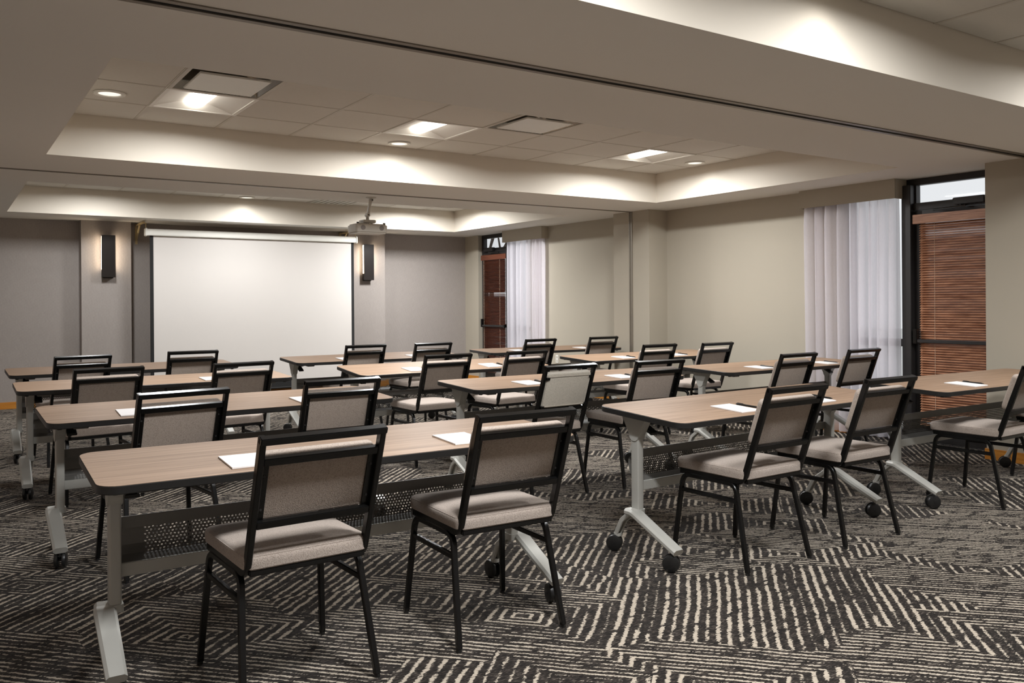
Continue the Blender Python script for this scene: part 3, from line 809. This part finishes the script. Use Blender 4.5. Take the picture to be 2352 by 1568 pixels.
# ------------------------------------------------------------------ chairs
UP0, UP1 = Vector((0, -.205, .452)), Vector((0, -.361, .904))
def up_at(z): t = (z - UP0.z) / (UP1.z - UP0.z); return UP0.y + (UP1.y - UP0.y) * t
LEAN = math.atan2(UP0.y - UP1.y, UP1.z - UP0.z)
def make_chair(liner=False):
    r = empty('banquet_chair', (0, 0, 0))
    # seat cushion and pan
    st = MB().cushion(.452, .470, .058, .020, .012, rc=.036).xf(Matrix.Translation((0, .012, .446))).build('seat', FAB, r, smooth=True)
    rr = [Vector((x, y + .012, .446 + .058 - .010)) for x, y in rounded_rect(.2225, .2315, .036, 4)]
    MB().sweep(rr + [rr[0]], .0035, .0035, b=Vector((0, 0, 1)), ch=.001, caps=False).build('seam', FAB, st, smooth=True)
    m = MB(); m.box(-.205, .205, -.205, .228, .430, .446); m.build('seat_pan', BLACK, r, bevel=0.003)
    # leg frames: each side an inverted U, split in a front and a rear leg
    for s in (-1, 1):
        for yf, yt in ((.243, .198), (-.243, -.150)):
            pth = fillet([(s * .238, yf, .012), (s * .212, yt, .418), (s * .210, .022, .418)], .055, 6)
            lg = MB().sweep(pth, .022, .022).build('leg', BLACK, r, smooth=True)
            MB().cyl((s * .238, yf, 0), (s * .238, yf, .013), .011, seg=12).build('glide', PLASTIC, lg)
        MB().sweep([(s * .2168, .207, .338), (s * .2168, -.170, .338)], .018, .022).build('stretcher', BLACK, r)
        # upright: seat rail that bends up into the back
        pth = fillet([(s * .2085, .215, .436), (s * .2085, -.196, .436), (s * .2085, -.361, .904)], .06, 7)
        MB().sweep(pth, .021, .031).build('upright', BLACK, r, smooth=True)
    def bar(z, h, d=.022, w=.396, dy=0.0):
        b = MB().box(-w / 2, w / 2, -d / 2, d / 2, -h / 2, h / 2)
        return b.xf(Matrix.Translation((0, up_at(z) + dy, z)) @ Matrix.Rotation(LEAN, 4, 'X'))
    m = MB().box(-.219, .219, -.0155, .0155, -.012, .012).xf(Matrix.Translation((0, -.361 - .002, .8925)) @ Matrix.Rotation(LEAN, 4, 'X')); m.build('top_rail', BLACK, r, bevel=0.003)
    MB().box(-.205, .205, -.218, -.200, .428, .448).build('rear_rail', BLACK, r, bevel=0.003)
    bar(.606, .026).build('lower_rail', BLACK, r, bevel=0.002)
    fab = FABL if liner else FABB
    if not liner:
        bar(.822, .026).build('middle_rail', BLACK, r, bevel=0.002)
        for s in (-1, 1):
            b = MB().box(s * .186 - .012, s * .186 + .012, -.004, .004, -.100, .100).xf(Matrix.Translation((0, up_at(.715) + .010, .715)) @ Matrix.Rotation(LEAN, 4, 'X'))
            fl = b.build('side_flange', BLACK, r)
            for z in (-.06, .06):
                c = Matrix.Translation((s * .186, up_at(.715) + .010, .715)) @ Matrix.Rotation(LEAN, 4, 'X') @ Vector((0, -.0045, z))
                MB().cyl(c, c + Vector((0, -.002, 0)), .0045, seg=8).build('screw', PLASTIC, fl)
        w, h, zc, dy = .408, .238, .728, .013
    else:
        w, h, zc, dy = .384, .250, .735, -.012
    pad = MB().cushion(w, h, .046, .018, .010, rc=.026).xf(Matrix.Translation((0, up_at(zc) + dy, zc)) @ Matrix.Rotation(LEAN, 4, 'X') @ Matrix.Rotation(pi / 2, 4, 'X') @ Matrix.Rotation(pi, 4, 'Y'))
    bp = pad.build('backrest', fab, r, smooth=True)
    if liner:
        T = Matrix.Translation((0, up_at(zc) + dy, zc)) @ Matrix.Rotation(LEAN, 4, 'X')
        for z, t in ((h / 2 - .022, .010), (-h / 2 + .016, .008)):
            MB().box(-w / 2 + .012, w / 2 - .012, -.005, 0, z - t / 2, z + t / 2).xf(T).build('hem', FABL, bp, bevel=0.002)
        for sx in (-1, 1):
            for z in (h / 2 - .034, -h / 2 + .012):
                MB().box(sx * .186 - .014, sx * .186 + .014, -.010, .004, z - .009, z + .009).xf(T).build('clip', BLACK, bp)
    return r
CHAIRS = {'L1a': (1.029, 3.029, 1.8), 'L1b': (1.868, 3.043, -2.5), 'M1a': (3.451, 3.055, 1.2), 'M1b': (4.226, 3.053, -.3), 'N1a': (5.752, 3.012, 1.5), 'N1b': (6.880, 3.020, 0.0),
          'L2a': (.930, 4.679, 7.0), 'L2b': (1.835, 4.808, .4), 'M2a': (3.449, 4.869, 2.8), 'M2b': (4.249, 4.829, -2.5), 'N2a': (5.589, 4.712, 1.8), 'N2b': (6.510, 4.759, 1.2),
          'L3a': (.884, 6.560, 6.0), 'L3b': (1.761, 6.516, 5.8), 'M3a': (3.391, 6.399, 1.8), 'M3b': (4.141, 6.393, 4.6), 'N3a': (5.784, 6.477, 1.0), 'N3b': (6.445, 6.349, 1.3),
          'L4a': (.917, 8.180, 8.0), 'L4b': (1.861, 8.330, 1.9), 'M4a': (3.519, 8.300, 1.4), 'M4b': (4.248, 8.237, 1.8), 'N4a': (5.612, 8.233, 2.8), 'N4b': (6.546, 8.246, 2.0)}
SIDE = {'a': 'left seat', 'b': 'right seat'}
cproto = None
for key, (x, y, rot) in CHAIRS.items():
    if key == 'M2a': o = make_chair(True)
    elif cproto is None: o = cproto = make_chair()
    else: o = copy_tree(cproto)
    o.location = (x, y, 0); o.rotation_euler = (0, 0, radians(rot))
    look = 'chair with a pale oatmeal back liner' if key == 'M2a' else 'taupe black-framed chair'
    tag(o, '%s, %s of the %s table, %s' % (look, SIDE[key[2]], COLN[key[0]].replace(' column', ''), ROWN[key[1]]), 'chair', 'taupe banquet chairs')

# ------------------------------------------------------------------ notepads and pens
def on_top(key, lx, ly, lz, rz):
    o, tilt = tables[key]
    x, y, rot, t = TABLES[key]
    return Matrix.Translation((x, y, TH)) @ Matrix.Rotation(radians(rot), 4, 'Z') @ Matrix.Rotation(radians(t), 4, 'X') @ Matrix.Translation((lx, ly, lz)) @ Matrix.Rotation(rz, 4, 'Z')
def notepad():
    r = empty('notepad', (0, 0, 0))
    MB().box(-.077, .077, -.105, .105, .0, .0012).build('backing_card', CARD, r)
    MB().box(-.077, .077, -.105, .105, .0012, .0062).build('paper', PAPER, r)
    return r
def pen():
    r = empty('pen', (0, 0, 0))
    MB().lathe([(.0001, -.070), (.0022, -.066), (.0050, -.052), (.0052, .02)], 10, 'y', (0, 0, .0054)).build('barrel', PLASTIC, r, smooth=True)
    MB().lathe([(.0055, .02), (.0055, .066), (.004, .070), (.0001, .070)], 10, 'y', (0, 0, .0056)).build('cap', PLASTIC, r, smooth=True)
    MB().box(-.0012, .0012, .028, .064, .0110, .0128).build('clip', BLACK, r)
    return r
PADS = {'L1a': -.435, 'L1b': .445, 'L2a': -.52, 'L2b': .44, 'L3b': .36, 'M1a': -.352, 'M1b': .325, 'M2a': -.43, 'M2b': .415, 'M3a': -.39, 'M3b': .385, 'M4a': -.375, 'M4b': .42,
        'N1a': -.425, 'N2a': -.40, 'N2b': .47, 'N3a': -.43, 'N3b': .30, 'N4a': -.51, 'N4b': .43}
PENS = ('M1a', 'M1b', 'M2a', 'M2b', 'M3a', 'M3b', 'N1a', 'N2a', 'N2b', 'N3a', 'N3b', 'N4b')
pp = pq = None
for key, lx in PADS.items():
    o = pp = notepad() if pp is None else copy_tree(pp)
    where = '%s of the %s table, %s' % ({'a': 'left place', 'b': 'right place'}[key[2]], COLN[key[0]].replace(' column', ''), ROWN[key[1]])
    o.matrix_world = on_top(key[:2], lx, -.135, .0002, radians(random.uniform(-3, 1)))
    tag(o, 'white notepad lying at the ' + where, 'notepad', 'white notepads on the tables')
    if key in PENS:
        q = pq = pen() if pq is None else copy_tree(pq)
        q.matrix_world = on_top(key[:2], lx + .118, -.120, .0002, radians(random.uniform(2, 7)))
        tag(q, 'black pen beside the notepad at the ' + where, 'pen', 'black pens on the tables')
